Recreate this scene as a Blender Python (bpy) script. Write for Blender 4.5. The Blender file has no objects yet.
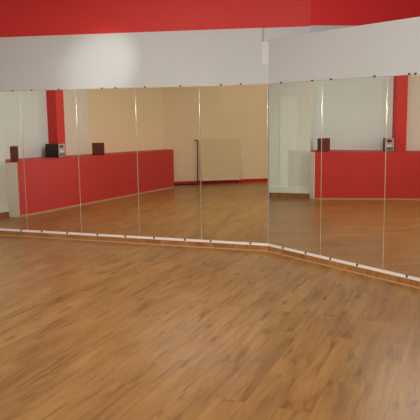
import bpy, bmesh, math, random
from mathutils import Vector, Matrix
random.seed(4)
scene = bpy.context.scene
COL = scene.collection
R = math.radians

# ------------------------------------------------------------------ helpers
def link(o, parent=None):
    COL.objects.link(o)
    if parent is not None:
        o.parent = parent
    return o

def obj(name, bm, mats, parent=None, loc=(0, 0, 0), rotz=0.0, smooth=False):
    me = bpy.data.meshes.new(name)
    bmesh.ops.recalc_face_normals(bm, faces=bm.faces)
    bm.to_mesh(me)
    bm.free()
    if not isinstance(mats, (list, tuple)):
        mats = [mats]
    for m in mats:
        me.materials.append(m)
    if smooth:
        for p in me.polygons:
            p.use_smooth = True
    o = bpy.data.objects.new(name, me)
    o.location = loc
    o.rotation_euler = (0, 0, rotz)
    return link(o, parent)

def tag(o, label=None, cat=None, group=None, kind=None):
    if label: o['label'] = label
    if cat: o['category'] = cat
    if group: o['group'] = group
    if kind: o['kind'] = kind
    return o

def empty(name, label, cat, loc, rotz=0.0, group=None):
    o = bpy.data.objects.new(name, None)
    o.empty_display_size = 0.1
    o.location = loc
    o.rotation_euler = (0, 0, rotz)
    tag(o, label, cat, group)
    return link(o)

def box(bm, x0, x1, y0, y1, z0, z1, bevel=0.0, mi=0, seg=2):
    r = bmesh.ops.create_cube(bm, size=1.0)
    vs = r['verts']
    for v in vs:
        v.co = Vector(((x0 + x1) / 2 + v.co.x * (x1 - x0), (y0 + y1) / 2 + v.co.y * (y1 - y0), (z0 + z1) / 2 + v.co.z * (z1 - z0)))
    fs = set(f for v in vs for f in v.link_faces)
    for f in fs: f.material_index = mi
    if bevel > 0:
        es = list(set(e for v in vs for e in v.link_edges))
        rr = bmesh.ops.bevel(bm, geom=es, offset=bevel, segments=seg, profile=0.5, affect='EDGES')
        for f in rr['faces']: f.material_index = mi
    return bm

def prism(bm, pts, z0, z1, mi=0):
    lo = [bm.verts.new((p[0], p[1], z0)) for p in pts]
    hi = [bm.verts.new((p[0], p[1], z1)) for p in pts]
    n = len(pts)
    fs = [bm.faces.new(lo[::-1]), bm.faces.new(hi)]
    for i in range(n):
        fs.append(bm.faces.new((lo[i], lo[(i + 1) % n], hi[(i + 1) % n], hi[i])))
    for f in fs: f.material_index = mi
    return fs

def cyl(bm, p0, p1, r, seg=16, mi=0, r2=None):
    p0 = Vector(p0); p1 = Vector(p1)
    d = p1 - p0
    q = d.to_track_quat('Z', 'Y').to_matrix().to_4x4()
    m = Matrix.Translation((p0 + p1) / 2) @ q
    g = bmesh.ops.create_cone(bm, cap_ends=True, segments=seg, radius1=r, radius2=r if r2 is None else r2, depth=d.length, matrix=m)
    for v in g['verts']:
        for f in v.link_faces: f.material_index = mi

def tube(bm, pts, r, seg=8, mi=0):
    for a, b in zip(pts[:-1], pts[1:]):
        cyl(bm, a, b, r, seg, mi)
    for p in pts[1:-1]:
        g = bmesh.ops.create_icosphere(bm, subdivisions=1, radius=r * 1.02, matrix=Matrix.Translation(p))
        for v in g['verts']:
            for f in v.link_faces: f.material_index = mi

# ------------------------------------------------------------------ materials
def s2l(c):
    return tuple((x / 12.92 if x <= 0.04045 else ((x + 0.055) / 1.055) ** 2.4) for x in [v / 255.0 for v in c]) + (1.0,)

def mat(name, col, rough=0.6, metal=0.0, spec=0.5, noise=0.0, nscale=6.0, bump=0.0, bscale=60.0):
    m = bpy.data.materials.new(name)
    m.use_nodes = True
    nt = m.node_tree
    b = nt.nodes['Principled BSDF']
    b.inputs['Roughness'].default_value = rough
    b.inputs['Metallic'].default_value = metal
    b.inputs['Specular IOR Level'].default_value = spec
    tc = nt.nodes.new('ShaderNodeTexCoord')
    c = s2l(col)
    if noise > 0:
        n = nt.nodes.new('ShaderNodeTexNoise')
        n.inputs['Scale'].default_value = nscale
        n.inputs['Detail'].default_value = 4
        nt.links.new(tc.outputs['Object'], n.inputs['Vector'])
        mx = nt.nodes.new('ShaderNodeMix'); mx.data_type = 'RGBA'
        mx.inputs['A'].default_value = tuple(v * (1 - noise) for v in c[:3]) + (1,)
        mx.inputs['B'].default_value = tuple(min(1, v * (1 + noise)) for v in c[:3]) + (1,)
        nt.links.new(n.outputs['Fac'], mx.inputs['Factor'])
        nt.links.new(mx.outputs['Result'], b.inputs['Base Color'])
    else:
        b.inputs['Base Color'].default_value = c
    if bump > 0:
        n2 = nt.nodes.new('ShaderNodeTexNoise')
        n2.inputs['Scale'].default_value = bscale
        n2.inputs['Detail'].default_value = 3
        nt.links.new(tc.outputs['Object'], n2.inputs['Vector'])
        bp = nt.nodes.new('ShaderNodeBump')
        bp.inputs['Strength'].default_value = bump
        bp.inputs['Distance'].default_value = 0.004
        nt.links.new(n2.outputs['Fac'], bp.inputs['Height'])
        nt.links.new(bp.outputs['Normal'], b.inputs['Normal'])
    return m

M = {}
M['white'] = mat('white_wall_paint', (183, 189, 191), 0.75, noise=0.03, nscale=1.5, bump=0.15)
M['glare_strip'] = mat('painted_glare', (196, 201, 203), 0.5)  # brightened white: glare in the mirror corner painted as a strip
M['red'] = mat('red_wall_paint', (191, 40, 37), 0.6, noise=0.05, nscale=2.0, bump=0.15)
M['shadered'] = mat('shaded_red_wall', (208, 30, 28), 0.65, noise=0.05, nscale=2.0, bump=0.15)  # wall red with the deeper tone of its shade put into the colour
M['lowred'] = mat('red_low_wall_paint', (192, 46, 38), 0.6, noise=0.04, nscale=3.0, bump=0.1)
M['cool'] = mat('cool_white_paint', (222, 231, 222), 0.6, noise=0.02, nscale=1.0)
M['shadeband'] = mat('painted_shade_band', (211, 218, 208), 0.6)  # dim band of the light pattern on the projecting wall, painted in
M['tan'] = mat('tan_wall_paint', (235, 222, 185), 0.7, noise=0.03, nscale=1.2, bump=0.1)
M['cream'] = mat('cream_wall_paint', (228, 230, 214), 0.7, noise=0.02)
M['offwhite'] = mat('off_white_wall_paint', (220, 237, 237), 0.7, noise=0.02)
M['ceil'] = mat('ceiling_paint', (228, 222, 214), 0.85)
M['rail'] = mat('white_rail', (232, 226, 224), 0.35)
M['clip'] = mat('dark_clip_metal', (84, 66, 62), 0.45, metal=0.4)
M['edge'] = mat('polished_glass_edge', (196, 188, 172), 0.13, metal=0.55)
M['back'] = mat('mirror_backing', (90, 92, 90), 0.7)
M['speaker'] = mat('brown_speaker_veneer', (112, 54, 46), 0.5, noise=0.15, nscale=20)
M['grille'] = mat('dark_speaker_cloth', (104, 50, 44), 0.9, noise=0.1, nscale=120)
M['black'] = mat('black_plastic', (26, 22, 22), 0.45)
M['silver'] = mat('silver_plastic', (176, 172, 166), 0.35, metal=0.3)
M['grey'] = mat('grey_plastic', (112, 108, 106), 0.5)
M['amber'] = mat('amber_display', (214, 150, 96), 0.4)
M['paper'] = mat('pale_panel', (226, 222, 214), 0.5)
M['board'] = mat('beige_board', (220, 204, 164), 0.6, noise=0.05, nscale=3)
M['dark'] = mat('dark_metal', (70, 46, 38), 0.5, metal=0.3)

m = bpy.data.materials.new('mirror_silver'); m.use_nodes = True
b = m.node_tree.nodes['Principled BSDF']
b.inputs['Base Color'].default_value = (0.92, 0.93, 0.895, 1)
b.inputs['Metallic'].default_value = 1.0
b.inputs['Roughness'].default_value = 0.0
M['mirror'] = m

def wood_material(name, ang, plank_w, plank_l, dark, mid, light, rough=0.3, knots=True):
    m = bpy.data.materials.new(name); m.use_nodes = True
    nt = m.node_tree; N = nt.nodes; L = nt.links
    b = N['Principled BSDF']
    tc = N.new('ShaderNodeTexCoord')
    mp = N.new('ShaderNodeMapping'); mp.vector_type = 'POINT'
    mp.inputs['Rotation'].default_value = (0, 0, -ang)
    L.new(tc.outputs['Object'], mp.inputs['Vector'])     # now x runs along the boards
    br = N.new('ShaderNodeTexBrick')
    br.offset = 0.37; br.offset_frequency = 2
    br.inputs['Scale'].default_value = 1.0
    br.inputs['Brick Width'].default_value = plank_l
    br.inputs['Row Height'].default_value = plank_w
    br.inputs['Mortar Size'].default_value = 0.0011
    br.inputs['Mortar Smooth'].default_value = 0.3
    br.inputs['Color1'].default_value = (0, 0, 0, 1)
    br.inputs['Color2'].default_value = (1, 1, 1, 1)
    br.inputs['Mortar'].default_value = (0.5, 0.5, 0.5, 1)
    L.new(mp.outputs['Vector'], br.inputs['Vector'])
    # offset the grain per board
    sep = N.new('ShaderNodeSeparateColor'); L.new(br.outputs['Color'], sep.inputs['Color'])
    off = N.new('ShaderNodeCombineXYZ')
    mul = N.new('ShaderNodeMath'); mul.operation = 'MULTIPLY'; mul.inputs[1].default_value = 37.0
    L.new(sep.outputs['Red'], mul.inputs[0])
    L.new(mul.outputs[0], off.inputs['X']); L.new(mul.outputs[0], off.inputs['Z'])
    add = N.new('ShaderNodeVectorMath'); add.operation = 'ADD'
    L.new(mp.outputs['Vector'], add.inputs[0]); L.new(off.outputs['Vector'], add.inputs[1])
    def stretched(sx, sy, scale, detail, dist=0.0, rgh=0.55):
        v = N.new('ShaderNodeVectorMath'); v.operation = 'MULTIPLY'; v.inputs[1].default_value = (sx, sy, 1)
        L.new(add.outputs[0], v.inputs[0])
        n = N.new('ShaderNodeTexNoise')
        n.inputs['Scale'].default_value = scale; n.inputs['Detail'].default_value = detail
        n.inputs['Distortion'].default_value = dist; n.inputs['Roughness'].default_value = rgh
        L.new(v.outputs[0], n.inputs['Vector'])
        return n
    grain = stretched(1.0, 13, 1.5, 4, 0.5)
    cloud = stretched(0.8, 3.5, 1.4, 3, 0.8)
    streak = stretched(1.1, 9, 1.7, 4, 1.0)
    ramp = N.new('ShaderNodeValToRGB')
    e = ramp.color_ramp.elements
    e[0].position = 0.36; e[0].color = s2l(dark)
    e[1].position = 0.64; e[1].color = s2l(light)
    k = ramp.color_ramp.elements.new(0.5); k.color = s2l(mid)
    mix1 = N.new('ShaderNodeMix'); mix1.data_type = 'FLOAT'; mix1.inputs['Factor'].default_value = 0.5
    L.new(grain.outputs['Fac'], mix1.inputs['A']); L.new(cloud.outputs['Fac'], mix1.inputs['B'])
    L.new(mix1.outputs['Result'], ramp.inputs['Fac'])
    col = ramp.outputs['Color']
    # board to board tone
    tone = N.new('ShaderNodeMapRange'); tone.inputs['To Min'].default_value = 0.93; tone.inputs['To Max'].default_value = 1.06
    L.new(sep.outputs['Red'], tone.inputs['Value'])
    tm = N.new('ShaderNodeVectorMath'); tm.operation = 'SCALE'
    L.new(col, tm.inputs[0]); L.new(tone.outputs['Result'], tm.inputs['Scale'])
    col = tm.outputs[0]
    # dark streaks
    st = N.new('ShaderNodeMapRange'); st.inputs['From Min'].default_value = 0.53; st.inputs['From Max'].default_value = 0.74
    L.new(streak.outputs['Fac'], st.inputs['Value'])
    sm = N.new('ShaderNodeMath'); sm.operation = 'MULTIPLY'; sm.inputs[1].default_value = 0.6
    L.new(st.outputs['Result'], sm.inputs[0])
    mx = N.new('ShaderNodeMix'); mx.data_type = 'RGBA'
    mx.inputs['B'].default_value = s2l(tuple(int(v * f) for v, f in zip(dark, (0.80, 0.64, 0.52))))
    L.new(sm.outputs[0], mx.inputs['Factor']); L.new(col, mx.inputs['A'])
    col = mx.outputs['Result']
    if knots:
        vv = N.new('ShaderNodeVectorMath'); vv.operation = 'MULTIPLY'; vv.inputs[1].default_value = (1.9, 6.0, 1)
        L.new(add.outputs[0], vv.inputs[0])
        wob = stretched(3, 9, 2.0, 2)
        sc = N.new('ShaderNodeVectorMath'); sc.operation = 'SCALE'; sc.inputs['Scale'].default_value = 0.6
        L.new(wob.outputs['Color'], sc.inputs[0])
        va = N.new('ShaderNodeVectorMath'); va.operation = 'ADD'
        L.new(vv.outputs[0], va.inputs[0]); L.new(sc.outputs[0], va.inputs[1])
        vo = N.new('ShaderNodeTexVoronoi'); vo.voronoi_dimensions = '2D'; vo.inputs['Scale'].default_value = 1.0
        L.new(va.outputs[0], vo.inputs['Vector'])
        kr = N.new('ShaderNodeMapRange'); kr.inputs['From Min'].default_value = 0.21; kr.inputs['From Max'].default_value = 0.03
        L.new(vo.outputs['Distance'], kr.inputs['Value'])
        # only some cells carry a knot
        sp = N.new('ShaderNodeSeparateColor'); L.new(vo.outputs['Color'], sp.inputs['Color'])
        gt = N.new('ShaderNodeMath'); gt.operation = 'GREATER_THAN'; gt.inputs[1].default_value = 0.6
        L.new(sp.outputs['Red'], gt.inputs[0])
        km = N.new('ShaderNodeMath'); km.operation = 'MULTIPLY'
        L.new(kr.outputs['Result'], km.inputs[0]); L.new(gt.outputs[0], km.inputs[1])
        k2 = N.new('ShaderNodeMath'); k2.operation = 'MULTIPLY'; k2.inputs[1].default_value = 0.5
        L.new(km.outputs[0], k2.inputs[0])
        mk = N.new('ShaderNodeMix'); mk.data_type = 'RGBA'
        mk.inputs['B'].default_value = s2l(tuple(int(v * f) for v, f in zip(dark, (0.6, 0.48, 0.42))))
        L.new(k2.outputs[0], mk.inputs['Factor']); L.new(col, mk.inputs['A'])
        col = mk.outputs['Result']
    # joints
    jm = N.new('ShaderNodeMath'); jm.operation = 'MULTIPLY'; jm.inputs[1].default_value = 0.35
    L.new(br.outputs['Fac'], jm.inputs[0])
    mj = N.new('ShaderNodeMix'); mj.data_type = 'RGBA'; mj.inputs['B'].default_value = s2l(tuple(int(v * 0.6) for v in dark))
    L.new(jm.outputs[0], mj.inputs['Factor']); L.new(col, mj.inputs['A'])
    L.new(mj.outputs['Result'], b.inputs['Base Color'])
    b.inputs['Roughness'].default_value = rough
    b.inputs['Specular IOR Level'].default_value = 0.24
    rn = N.new('ShaderNodeMapRange'); rn.inputs['To Min'].default_value = rough * 0.85; rn.inputs['To Max'].default_value = rough * 1.2
    L.new(grain.outputs['Fac'], rn.inputs['Value']); L.new(rn.outputs['Result'], b.inputs['Roughness'])
    return m

FLOOR_DIR = R(68)
M['floor'] = wood_material('oak_laminate', FLOOR_DIR, 0.193, 1.28, (124, 89, 46), (147, 108, 60), (160, 121, 69), rough=0.30)
M['oak'] = wood_material('oak_skirting', 0.0, 3.0, 2.4, (132, 92, 52), (154, 109, 64), (166, 120, 72), rough=0.4, knots=False)
M['bead'] = mat('pale_oak_bead', (188, 146, 104), 0.4)
M['redskirt'] = mat('red_skirting_paint', (190, 34, 30), 0.45)

# ------------------------------------------------------------------ plan of the room (metres, camera above the origin)
H = 3.4
C = Vector((0.6975, 7.681))                 # inner corner of the two mirrored walls
AL, BE = -0.3474, -0.9412                   # directions of the two mirrored walls
dA = Vector((math.cos(AL), math.sin(AL))); nA = Vector((math.sin(AL), -math.cos(AL)))   # into the room
dB = Vector((math.cos(BE), math.sin(BE))); nB = Vector((math.sin(BE), -math.cos(BE)))
def PA(s, off=0.0): return C + dA * s + nA * off
def PB(s, off=0.0): return C + dB * s + nB * off

def meetA(off, p, d):
    """point where the line p + t d meets the wall-A line shifted by off"""
    q = PA(0, off)
    t = (q - p).dot(nA) / d.dot(nA)
    return p + d * t

PAINT = 2.613        # height of the white / red paint line
PART = 2.485        # top of the right-hand partition
ZB, ZT = 0.097, 1.981

# floor and ceiling
NW = Vector((-4.30, 9.49)); CR = PA(0.475, -0.038); NE = Vector((4.6, 8.0)); SE = Vector((4.6, -3.2)); SW = Vector((-0.58, -3.2))
FW = Vector((-5.40, 3.08)); BWn = Vector((-4.97, 8.00)); WC = Vector((-4.280, 7.985))
outline = [NW, CR, NE, SE, SW, FW, Vector((-5.05, 8.0)), Vector((-4.36, 8.0))]
fl = bmesh.new()
prism(fl, [Vector((-6.2, 10.2)), Vector((5.2, 10.2)), Vector((5.2, -3.6)), Vector((-6.2, -3.6))], -0.12, 0.0)
tag(obj('floor', fl, M['floor']), 'oak laminate floor with knots running diagonally across the studio', 'floor', kind='structure')
ce = bmesh.new()
prism(ce, [Vector((-6.2, 10.2)), Vector((5.2, 10.2)), Vector((5.2, -3.6)), Vector((-6.2, -3.6))], H, H + 0.12)
tag(obj('ceiling', ce, M['ceil']), 'plain white ceiling', 'ceiling', kind='structure')

def wall_seg(bm, p, q, z0, z1, th, mi=0):
    """slab whose inner face runs p -> q; room lies on the right-hand side of p->q, thickness to the left"""
    d = (q - p).normalized(); n = Vector((-d.y, d.x))
    prism(bm, [p, q, q + n * th, p + n * th], z0, z1, mi)

# wall behind the left mirrors: white below, red above the paint line
w = bmesh.new()
def paint_z(s_): return PAINT - 0.0205 * s_      # the paint line climbs slightly to the left
def slab(bm, p, q, th, zp, zq, z0=None, z1=None, mi=0):
    d = (q - p).normalized(); n = Vector((-d.y, d.x))
    pts = [p, q, q + n * th, p + n * th]
    top = [zp, zq, zq, zp]
    lo = [bm.verts.new((v.x, v.y, z0 if z0 is not None else t)) for v, t in zip(pts, top)]
    hi = [bm.verts.new((v.x, v.y, z1 if z1 is not None else t)) for v, t in zip(pts, top)]
    fs = [bm.faces.new(lo[::-1]), bm.faces.new(hi)]
    for i in range(4):
        fs.append(bm.faces.new((lo[i], lo[(i + 1) % 4], hi[(i + 1) % 4], hi[i])))
    for f in fs: f.material_index = mi
slab(w, PA(-5.35, -0.038), CR, 0.15, paint_z(-5.35), paint_z(0.475), z0=0, mi=0)
slab(w, PA(-5.35, -0.038), CR, 0.15, paint_z(-5.35), paint_z(0.475), z1=H, mi=1)
tag(obj('wall_front', w, [M['white'], M['red']]), 'wall behind the left mirrors, white below and red above', 'wall', kind='structure')
w = bmesh.new()
slab(w, PA(-5.33, -0.012), PA(-0.125, -0.012), 0.0255, paint_z(-5.33), paint_z(-0.125), z0=0.0)
lo_ = [PA(-0.1251, -0.012), PA(-0.082, -0.012), PA(-0.066, -0.037), PA(-0.1251, -0.037)]
prism(w, lo_, 2.20, paint_z(-0.12))
prism(w, [PA(-0.1251, -0.012), PA(-0.001, -0.012), PA(-0.025, -0.037), PA(-0.1251, -0.037)], 0.0, 2.20)
tag(obj('trim_1', w, M['white']), 'white plaster lining above and behind the left mirrors', 'trim', kind='structure')

w = bmesh.new()
wall_seg(w, CR, NE, 0, PAINT, 0.15, 0)
wall_seg(w, CR, NE, PAINT, H, 0.15, 1)
tag(obj('wall_corner', w, [M['white'], M['shadered']]), 'red wall with painted-in shade rising behind the right partition', 'wall', kind='structure')

# right partition (diagonal), carries the right mirrors
w = bmesh.new()
e1 = PB(4.0, -0.012); e2 = PB(4.0, -0.13)
prism(w, [PB(-0.066, -0.012), e1, e2, PB(0.06, -0.13)], 0.0, PART)
tag(obj('wall_right', w, M['white']), 'white diagonal partition carrying the right mirrors', 'wall', kind='structure')
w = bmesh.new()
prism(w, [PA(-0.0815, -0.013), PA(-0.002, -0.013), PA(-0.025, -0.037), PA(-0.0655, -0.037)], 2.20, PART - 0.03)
tag(obj('trim_2', w, M['glare_strip']), 'strip painted bright for the glare in the corner above the mirrors', 'trim', kind='structure')

# outer walls behind and beside the camera
w = bmesh.new(); wall_seg(w, NE, SE, 0, H, 0.15)
tag(obj('wall_east', w, M['white']), 'white side wall', 'wall', kind='structure')
w = bmesh.new(); wall_seg(w, SE, SW, 0, H, 0.15)
tag(obj('wall_back', w, M['white']), 'white wall behind the camera', 'wall', kind='structure')
# far wall in the left mirrors
w = bmesh.new(); wall_seg(w, SW, FW, 0, H, 0.15)
tag(obj('wall_far', w, M['tan']), 'tan wall with red skirting seen in the left mirrors', 'wall', kind='structure')
dF = (FW - SW).normalized(); nF = Vector((dF.y, -dF.x))
w = bmesh.new(); prism(w, [SW + nF * 0.0, FW, FW + nF * 0.014 , SW + nF * 0.014], 0, 0.085)
tag(obj('baseboard_far', w, M['redskirt']), 'red skirting along the tan wall', 'skirting', kind='structure')

# wall above the ledge: off-white, then cream, then tan
dW = (BWn - FW).normalized()
def PW(y): return FW + dW * ((y - FW.y) / dW.y)
w = bmesh.new()
wall_seg(w, FW, PW(5.45), 0, H, 0.15, 2)
wall_seg(w, PW(5.45), PW(6.32), 0, H, 0.15, 1)
wall_seg(w, PW(6.32), BWn, 0, H, 0.15, 0)
tag(obj('wall_left', w, [M['offwhite'], M['cream'], M['tan']]), 'pale wall above the red ledge, tan at its far end', 'wall', kind='structure')
# white projecting wall left of the ledge
w = bmesh.new()
prism(w, [WC, NW + Vector((0, 0.1)), Vector((-5.2, 9.6)), Vector((-5.2, 7.985))], 0, H)
tag(obj('wall_side', w, M['cool']), 'cool white projecting wall beside the red ledge', 'wall', kind='structure')
def PC(y, off=0.0):
    return Vector((WC.x + (y - WC.y) * (NW.x - WC.x) / (NW.y + 0.1 - WC.y) + off, y))
w = bmesh.new()
prism(w, [PC(7.99), PC(9.4), PC(9.4, 0.02), PC(7.99, 0.02)], 0.095, 0.215)
tag(obj('trim_3', w, M['cool']), 'white ledge board above the skirting of the projecting wall', 'trim', kind='structure')
w = bmesh.new()
prism(w, [PC(7.99), PC(8.40), PC(8.40, 0.008), PC(7.99, 0.008)], 0.215, 0.93)
tag(obj('trim_4', w, M['shadeband']), 'thin slab painted as the darker low band of the light pattern on the projecting wall', 'trim', kind='structure')
w = bmesh.new()
prism(w, [PC(8.25), PC(8.57), PC(8.57, 0.006), PC(8.25, 0.006)], 0.215, 1.95)
w2 = mat('painted_light_band', (230, 240, 230), 0.5)  # band of reflected light on the wall, put into the colour
tag(obj('trim_5', w, w2), 'thin slab painted as a pale upright band of light on the projecting wall', 'trim', kind='structure')
w = bmesh.new()
prism(w, [PC(7.987), PC(9.4), PC(9.4, 0.03), PC(7.987, 0.03)], 0.0, 0.09)
tag(obj('baseboard_side', w, M['oak']), 'oak skirting of the projecting wall', 'skirting', kind='structure')

# ------------------------------------------------------------------ skirting and rail below the mirrors
def along(P, s0, s1, o0, o1, s0b=None, s1b=None):
    return [P(s0, o1), P(s1, o1), P(s1 if s1b is None else s1b, o0), P(s0 if s0b is None else s0b, o0)]
TN = math.tan((AL - BE) / 2)      # mitre at the inner corner
def mit(o): return o * TN
def run(bm, o0, o1, z0, z1, which, bev=None):
    if which == 'A':
        prism(bm, [PA(-5.28, o1), PA(-mit(o1), o1), PA(-mit(o0), o0), PA(-5.28, o0)], z0, z1)
    else:
        prism(bm, [PB(mit(o1), o1), PB(3.9, o1), PB(3.9, o0), PB(mit(o0), o0)], z0, z1)
for wh, nm in (('A', 'front'), ('B', 'right')):
    side = 'left' if wh == 'A' else 'right'
    q = bmesh.new(); run(q, -0.012, 0.012, 0.012, 0.068, wh)
    o = obj('baseboard_' + nm, q, M['oak']); tag(o, 'oak skirting board under the %s mirrors' % side, 'skirting', kind='structure')
    q = bmesh.new(); run(q, -0.012, 0.022, 0.0, 0.013, wh)
    o = obj('trim_%d' % (6 if wh == 'A' else 7), q, M['bead']); tag(o, 'pale oak bead along the floor under the %s mirrors' % side, 'trim', kind='structure')
    q = bmesh.new(); run(q, -0.012, 0.010, 0.068, ZB, wh)
    o = obj('trim_%d' % (8 if wh == 'A' else 9), q, M['rail']); tag(o, 'white support rail under the %s mirrors' % side, 'trim', kind='structure')

# ------------------------------------------------------------------ mirror panels
PWID = 0.852
def mirror_mesh(wd, ht):
    bm = bmesh.new()
    # local: x along wall, -y into room, z up from the lower edge
    e, t = 0.005, 0.005
    x0, x1 = -wd / 2 + 0.0006, wd / 2 - 0.0006
    nseg = 12
    prof = []
    for i in range(nseg + 1):
        a = math.pi / 2 * i / nseg
        prof.append((e * (1 - math.sin(a)) , -t * 0.9 * math.sin(a) ))   # (inset from edge, y)
    # rings from back edge to front face
    rings = [[(x0, 0.006), (x1, 0.006)]]
    def ring(ins, y):
        return [bm.verts.new((x0 + ins, y, ins if ins > 0 else 0)), bm.verts.new((x1 - ins, y, ins)),
                bm.verts.new((x1 - ins, y, ht - ins)), bm.verts.new((x0 + ins, y, ht - ins))]
    rs = [ring(0, 0.006), ring(0, 0.0)]
    for i in range(nseg + 1):
        a = math.pi / 2 * i / nseg
        rs.append(ring(e * (1 - math.cos(a)), -t * math.sin(a) - 0.0002))
    for a, b_ in zip(rs[:-1], rs[1:]):
        for i in range(4):
            f = bm.faces.new((a[i], a[(i + 1) % 4], b_[(i + 1) % 4], b_[i])); f.material_index = 1; f.smooth = True
    f = bm.faces.new(rs[-1]); f.material_index = 0
    for e_ in f.edges: e_.smooth = False
    for i in range(4):
        for r_ in range(len(rs) - 1):
            bm.edges.get((rs[r_][i], rs[r_ + 1][i])).smooth = False
    f = bm.faces.new(rs[0][::-1]); f.material_index = 2
    return bm

def clip_mesh():
    bm = bmesh.new()
    box(bm, -0.013, 0.013, -0.012, 0.002, -0.010, 0.014, 0.002)
    box(bm, -0.010, 0.010, -0.017, -0.011, -0.004, 0.008, 0.002)
    cyl(bm, (0, -0.020, 0.002), (0, -0.0165, 0.002), 0.005, 10)
    return bm
bmc = clip_mesh(); bmesh.ops.recalc_face_normals(bmc, faces=bmc.faces)
clip_me = bpy.data.meshes.new('clip'); bmc.to_mesh(clip_me); bmc.free(); clip_me.materials.append(M['clip'])

# (wall, index from the inner corner, top clips, bottom clips, yaw, lean, label)
panels = [
    ('A', 5, (0.30, 0.86), (0.30, 0.88), 0.0, 0.0, 'leftmost mirror panel, cut by the left edge, reflecting the bare cool white wall'),
    ('A', 4, (0.21, 0.70), (0.27, 0.74), 0.0, 0.0, 'second mirror panel from the left, reflecting the red pillar and the black stereo'),
    ('A', 3, (0.45, 0.67), (0.28, 0.76), 0.0, 0.0, 'mirror panel reflecting the brown speaker against the tan wall'),
    ('A', 2, (0.15, 0.71), (0.24, 0.74), 0.0, 0.0, 'mirror panel reflecting the far end of the red low wall'),
    ('A', 1, (0.32, 0.61), (0.14, 0.74), 0.0, 0.0, 'mirror panel left of the inner corner, reflecting the beige leaning board'),
    ('B', 0, (0.24, 0.82), (0.30, 0.74), 0.0, 0.0, 'mirror panel right of the inner corner, reflecting the white projecting wall'),
    ('B', 1, (0.14, 0.81), (0.18, 0.62), 0.0, 0.0, 'mirror panel reflecting the long plain stretch of red low wall between two seams'),
    ('B', 2, (0.28, 0.36), (0.34, 0.78), 0.0, 0.0, 'rightmost mirror panel, cut by the right edge, reflecting the red pillar'),
]
for wall, k, tops, bots, yaw, lean, lab in panels:
    if wall == 'A':
        p = PA(-(k - 0.5) * PWID - 0.003, 0.0); ang = AL
    else:
        p = PB((k + 0.5) * PWID + 0.009, 0.0); ang = BE
    o = obj('mirror_panel', mirror_mesh(PWID, ZT - ZB), [M['mirror'], M['edge'], M['back']], loc=(p.x, p.y, ZB))
    o.rotation_euler = (lean, 0, ang + yaw)
    tag(o, lab, 'mirror', 'wall mirror panels')
    for f in tops:
        c = bpy.data.objects.new('clip', clip_me); c.location = (-PWID / 2 + f * PWID, 0, ZT - ZB); link(c, o)
        c.scale = (0.8, 0.8, 0.8)
    for f in bots:
        c = bpy.data.objects.new('clip', clip_me); c.location = (-PWID / 2 + f * PWID, -0.004, -0.012); link(c, o); c.scale = (0.8, 1, 0.9)

# ------------------------------------------------------------------ red low wall with ledge
RA = Vector((-4.122, 7.863)); RB = Vector((-4.953, 3.243))
dR = (RB - RA).normalized(); nR = Vector((-dR.y, dR.x))     # nR points into the room (+x)
if nR.x < 0: nR = -nR
ZR = 0.902
def zr(p): return ZR - 0.012 * max(0.0, (Vector((p[0], p[1])) - RA).dot(dR))
low = empty('low_wall', 'long red low wall with a shelf-like top running beside the studio floor', 'low wall', (RA.x, RA.y, 0))
def cap(bm, pts, z0, dz):
    # slab over the plan polygon pts (world), its top following the ledge height
    lo = [bm.verts.new((p[0] - RA.x, p[1] - RA.y, z0 if z0 is not None else zr(p) - 0.006)) for p in pts]
    hi = [bm.verts.new((p[0] - RA.x, p[1] - RA.y, zr(p) + dz)) for p in pts]
    bm.faces.new(lo[::-1]); bm.faces.new(hi)
    for i in range(len(pts)):
        j = (i + 1) % len(pts)
        bm.faces.new((lo[i], lo[j], hi[j], hi[i]))
def rel(p): return Vector((p[0] - RA.x, p[1] - RA.y))
RE = Vector((-5.27, 2.96))
core = [RA, RB, RE, FW + Vector((0.02, 0.02)), BWn + Vector((0.01, -0.02)), WC + Vector((0.0, -0.005))]
q = bmesh.new()
cap(q, core, 0, -0.006)
obj('body', q, M['lowred'], low)
q = bmesh.new()
a = rel(RA); c_ = rel(WC)
dd = (c_ - a).normalized(); nn = Vector((dd.y, -dd.x))
if nn.y < 0: nn = -nn
prism(q, [a + dd * 0.004, c_, c_ + nn * 0.006, a + dd * 0.004 + nn * 0.006], 0, ZR - 0.003)
M['endwhite'] = mat('white_end_paint', (244, 246, 238), 0.5)
o = obj('end_panel', q, M['endwhite'], low); o['label'] = 'white end face'
q = bmesh.new()
tp = [RA + nR * 0.003 - dR * 0.004, RB + nR * 0.003, RE, FW + Vector((0.02, 0.02)), BWn + Vector((0.01, -0.02)), WC + Vector((0.0, 0.0))]
cap(q, tp, None, 0.0)
obj('ledge_top', q, M['lowred'], low)
q = bmesh.new()
prism(q, [rel(p) for p in (RA, RB, RB + nR * 0.014, RA + nR * 0.014)], 0, 0.028)
o = obj('bead', q, M['bead'], low); o['label'] = 'pale oak bead at the foot'

# red pillar rising from the ledge against the pale wall
pc = Vector((-4.916, 6.438))
du = Vector((-0.184, 0.072)); dv = Vector((-0.030, -0.200))
q = bmesh.new()
pts = [pc, pc + dv, pc + dv + du * 1.12, pc + du * 1.12]
M['pillar'] = mat('red_pillar_paint', (214, 54, 48), 0.55)
prism(q, [Vector((x - pc.x, y - pc.y)) for x, y in pts], zr(pc) - 0.004, H - 0.002)
tag(obj('pillar', q, M['pillar'], loc=(pc.x, pc.y, 0)), 'square red pillar rising from the ledge behind the black stereo', 'pillar')

# ------------------------------------------------------------------ things on the ledge
def face_dir(deg):          # rotation so that local -y looks along deg
    return R(deg) + math.pi / 2

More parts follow.
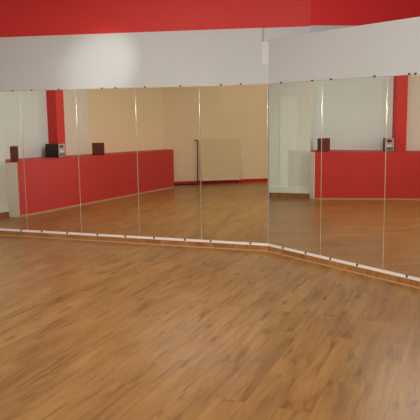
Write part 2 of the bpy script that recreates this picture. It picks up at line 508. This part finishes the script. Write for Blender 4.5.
def make_speaker(wd, dp, ht, loc, deg, label):
    t = empty('speaker', label, 'speaker', loc, face_dir(deg), 'brown speakers on the red ledge')
    q = bmesh.new(); box(q, -wd / 2, wd / 2, -dp / 2 + 0.012, dp / 2, 0, ht, 0.004)
    obj('cabinet', q, M['speaker'], t)
    q = bmesh.new(); box(q, -wd / 2 + 0.008, wd / 2 - 0.008, -dp / 2, -dp / 2 + 0.013, 0.010, ht - 0.008, 0.004)
    obj('grille', q, M['grille'], t)
    return t
make_speaker(0.235, 0.11, 0.252, (-4.385, 7.735, zr((-4.385, 7.735))), -50, 'small brown speaker standing at the white-walled end of the ledge')
make_speaker(0.235, 0.13, 0.235, (-4.78, 5.58, zr((-4.78, 5.58)) + 0.001), 40, 'small brown speaker in front of the tan wall, beyond the pillar')

st = empty('stereo', 'black compact stereo with silver front standing before the red pillar', 'stereo', (-4.84, 6.56, zr((-4.84, 6.56)) + 0.001), face_dir(-10.2))
W2, D2, H2 = 0.168, 0.33, 0.245
q = bmesh.new(); box(q, -W2 / 2, W2 / 2, -D2 / 2 + 0.015, D2 / 2, 0.006, H2, 0.006)
for sx in (-1, 1):
    for sy in (-1, 1):
        cyl(q, (sx * 0.065, sy * 0.10, 0), (sx * 0.065, sy * 0.10, 0.008), 0.01, 10)
obj('body', q, M['black'], st)
yf = -D2 / 2
q = bmesh.new(); box(q, -W2 / 2, W2 / 2, yf, yf + 0.016, 0.004, H2, 0.005)
obj('front_panel', q, M['silver'], st)
q = bmesh.new(); box(q, -0.037, 0.050, yf - 0.003, yf + 0.002, 0.180, 0.224, 0.002)
obj('disc_tray', q, M['black'], st)
q = bmesh.new(); box(q, -0.055, 0.045, yf - 0.003, yf + 0.002, 0.138, 0.166, 0.002)
obj('display', q, M['amber'], st)
q = bmesh.new(); box(q, -0.037, 0.062, yf - 0.003, yf + 0.002, 0.092, 0.128, 0.002)
obj('cassette_door', q, M['paper'], st)
q = bmesh.new(); box(q, -0.066, 0.066, yf - 0.003, yf + 0.002, 0.022, 0.080, 0.002)
for i in range(5):
    box(q, -0.060 + i * 0.025, -0.042 + i * 0.025, yf - 0.006, yf - 0.002, 0.032, 0.044, 0.001)
obj('button_panel', q, M['grey'], st)
q = bmesh.new(); cyl(q, (0.066, yf - 0.010, 0.196), (0.066, yf + 0.002, 0.196), 0.011, 18)
obj('volume_knob', q, M['black'], st)

# ------------------------------------------------------------------ board, pole and cable by the tan wall
F0 = Vector((-4.88, 2.43)); dFf = -dF
def PF(s, off=0.0):
    p = FW + dFf * s
    return p + nF * off
# s measured from the far-left corner of the tan wall
def s_of(p): return (Vector(p) - FW).dot(dFf)
s0 = s_of((-4.86, 2.42)); s1 = s_of((-4.30, 1.665))
q = bmesh.new()
wB = s1 - s0
sgn = 1 if Vector((-math.sin(math.atan2(dFf.y, dFf.x)), math.cos(math.atan2(dFf.y, dFf.x)))).dot(nF) > 0 else -1
angF = math.atan2(dFf.y, dFf.x)
pm = PF((s0 + s1) / 2, 0.135)
bo = empty('board', 'large flat beige board leaning against the tan wall, seen in the mirror', 'board', (pm.x, pm.y, 0.003), angF)
bo.rotation_euler = (R(6.3) * sgn, 0, angF)
box(q, -wB / 2, wB / 2, -0.010, 0.010, 0.085, 1.065, 0.003)
obj('panel', q, M['board'], bo)
for sx in (-1, 1):
    q = bmesh.new(); box(q, sx * wB * 0.42 - 0.02, sx * wB * 0.42 + 0.02, -0.009, 0.009, 0.0, 0.088, 0.002)
    obj('foot', q, M['dark'], bo)
q = bmesh.new()
cyl(q, (0, 0, 0.0), (0.03, 0.0, 1.04), 0.011, 10)
cyl(q, (0.03, 0.0, 1.03), (-0.05, 0.0, 1.045), 0.010, 10)
pp = PF(s0 - 0.09, 0.085)
po = obj('pole', q, M['dark'], loc=(pp.x, pp.y, 0.004), rotz=angF)
po.rotation_euler = (R(3.6) * sgn, 0, angF)
tag(po, 'thin dark pole leaning on the tan wall left of the beige board', 'pole')
q = bmesh.new()
ca = [PF(s0 - 0.14, 0.06), PF(s0 - 0.30, 0.05), PF(s0 - 0.45, 0.06), PF(s0 - 0.62, 0.05), PF(s0 - 0.72, 0.07)]
tube(q, [Vector((p.x, p.y, 0.022)) for p in ca], 0.018)
tag(obj('rod', q, M['dark']), 'dark rod lying along the foot of the tan wall', 'rod')

# ------------------------------------------------------------------ lights
def area(name, loc, size, sy, power, col, target=None, rot=(0, 0, 0)):
    l = bpy.data.lights.new(name, 'AREA'); l.shape = 'RECTANGLE'; l.size = size; l.size_y = sy
    l.energy = power; l.color = col
    o = bpy.data.objects.new(name, l); o.location = loc; o.rotation_euler = rot
    if target is not None:
        o.rotation_euler = (Vector(target) - Vector(loc)).to_track_quat('-Z', 'Y').to_euler()
    return link(o)
WARM = (1.0, 0.92, 0.83)
LAMPS = [(-2.0, 6.0, 66), (0.8, 4.6, 20), (-2.6, 2.4, 15), (1.4, 1.0, 19), (-0.2, -1.5, 140)]
for x, y, pw in LAMPS:
    area('ceiling_lamp', (x, y, H - 0.03), 2.2, 1.2, pw, WARM)
def spot(name, loc, target, power, size, blend, radius, col):
    l = bpy.data.lights.new(name, 'SPOT'); l.energy = power; l.shadow_soft_size = radius
    l.spot_size = R(size); l.spot_blend = blend; l.color = col
    o = bpy.data.objects.new(name, l); o.location = loc
    o.rotation_euler = (Vector(target) - Vector(loc)).to_track_quat('-Z', 'Y').to_euler()
    return link(o)
# camera flash, and an added spotlight that makes the bright patch on the left wall
spot('camera_flash', (0.03, 0.02, 1.72), (-0.2, 7.0, 2.0), 740, 80, 0.9, 0.03, (1.0, 0.98, 0.95))
spot('added_wall_spotlight', (-0.6, 5.6, 3.3), (-1.35, 8.4, 2.27), 200, 21, 1.0, 0.04, (1.0, 1.0, 0.93))

wd = bpy.data.worlds.new('World'); scene.world = wd; wd.use_nodes = True
wd.node_tree.nodes['Background'].inputs['Color'].default_value = (0.9, 0.85, 0.8, 1)
wd.node_tree.nodes['Background'].inputs['Strength'].default_value = 0.1

# ------------------------------------------------------------------ camera
f_px, pitch, roll = 652.2, 0.1471, -0.0131
cam = bpy.data.cameras.new('camera'); cam.sensor_fit = 'HORIZONTAL'; cam.sensor_width = 36.0
cam.lens = f_px / 420.0 * 36.0
cam.clip_start = 0.05; cam.clip_end = 100
co = bpy.data.objects.new('camera', cam); link(co)
Mx = Matrix.Rotation(math.pi / 2 - pitch, 4, 'X') @ Matrix.Rotation(roll, 4, 'Z')
co.matrix_world = Matrix.Translation((0, 0, 1.65)) @ Mx
scene.camera = co

scene.view_settings.view_transform = 'Standard'
scene.view_settings.look = 'None'
scene.view_settings.gamma = 1.0
scene.view_settings.use_curve_mapping = False
scene.view_settings.exposure = 0.06
scene.cycles.max_bounces = 14
scene.cycles.diffuse_bounces = 6
scene.cycles.glossy_bounces = 8
scene.cycles.use_denoising = True
scene.cycles.sample_clamp_indirect = 6.0
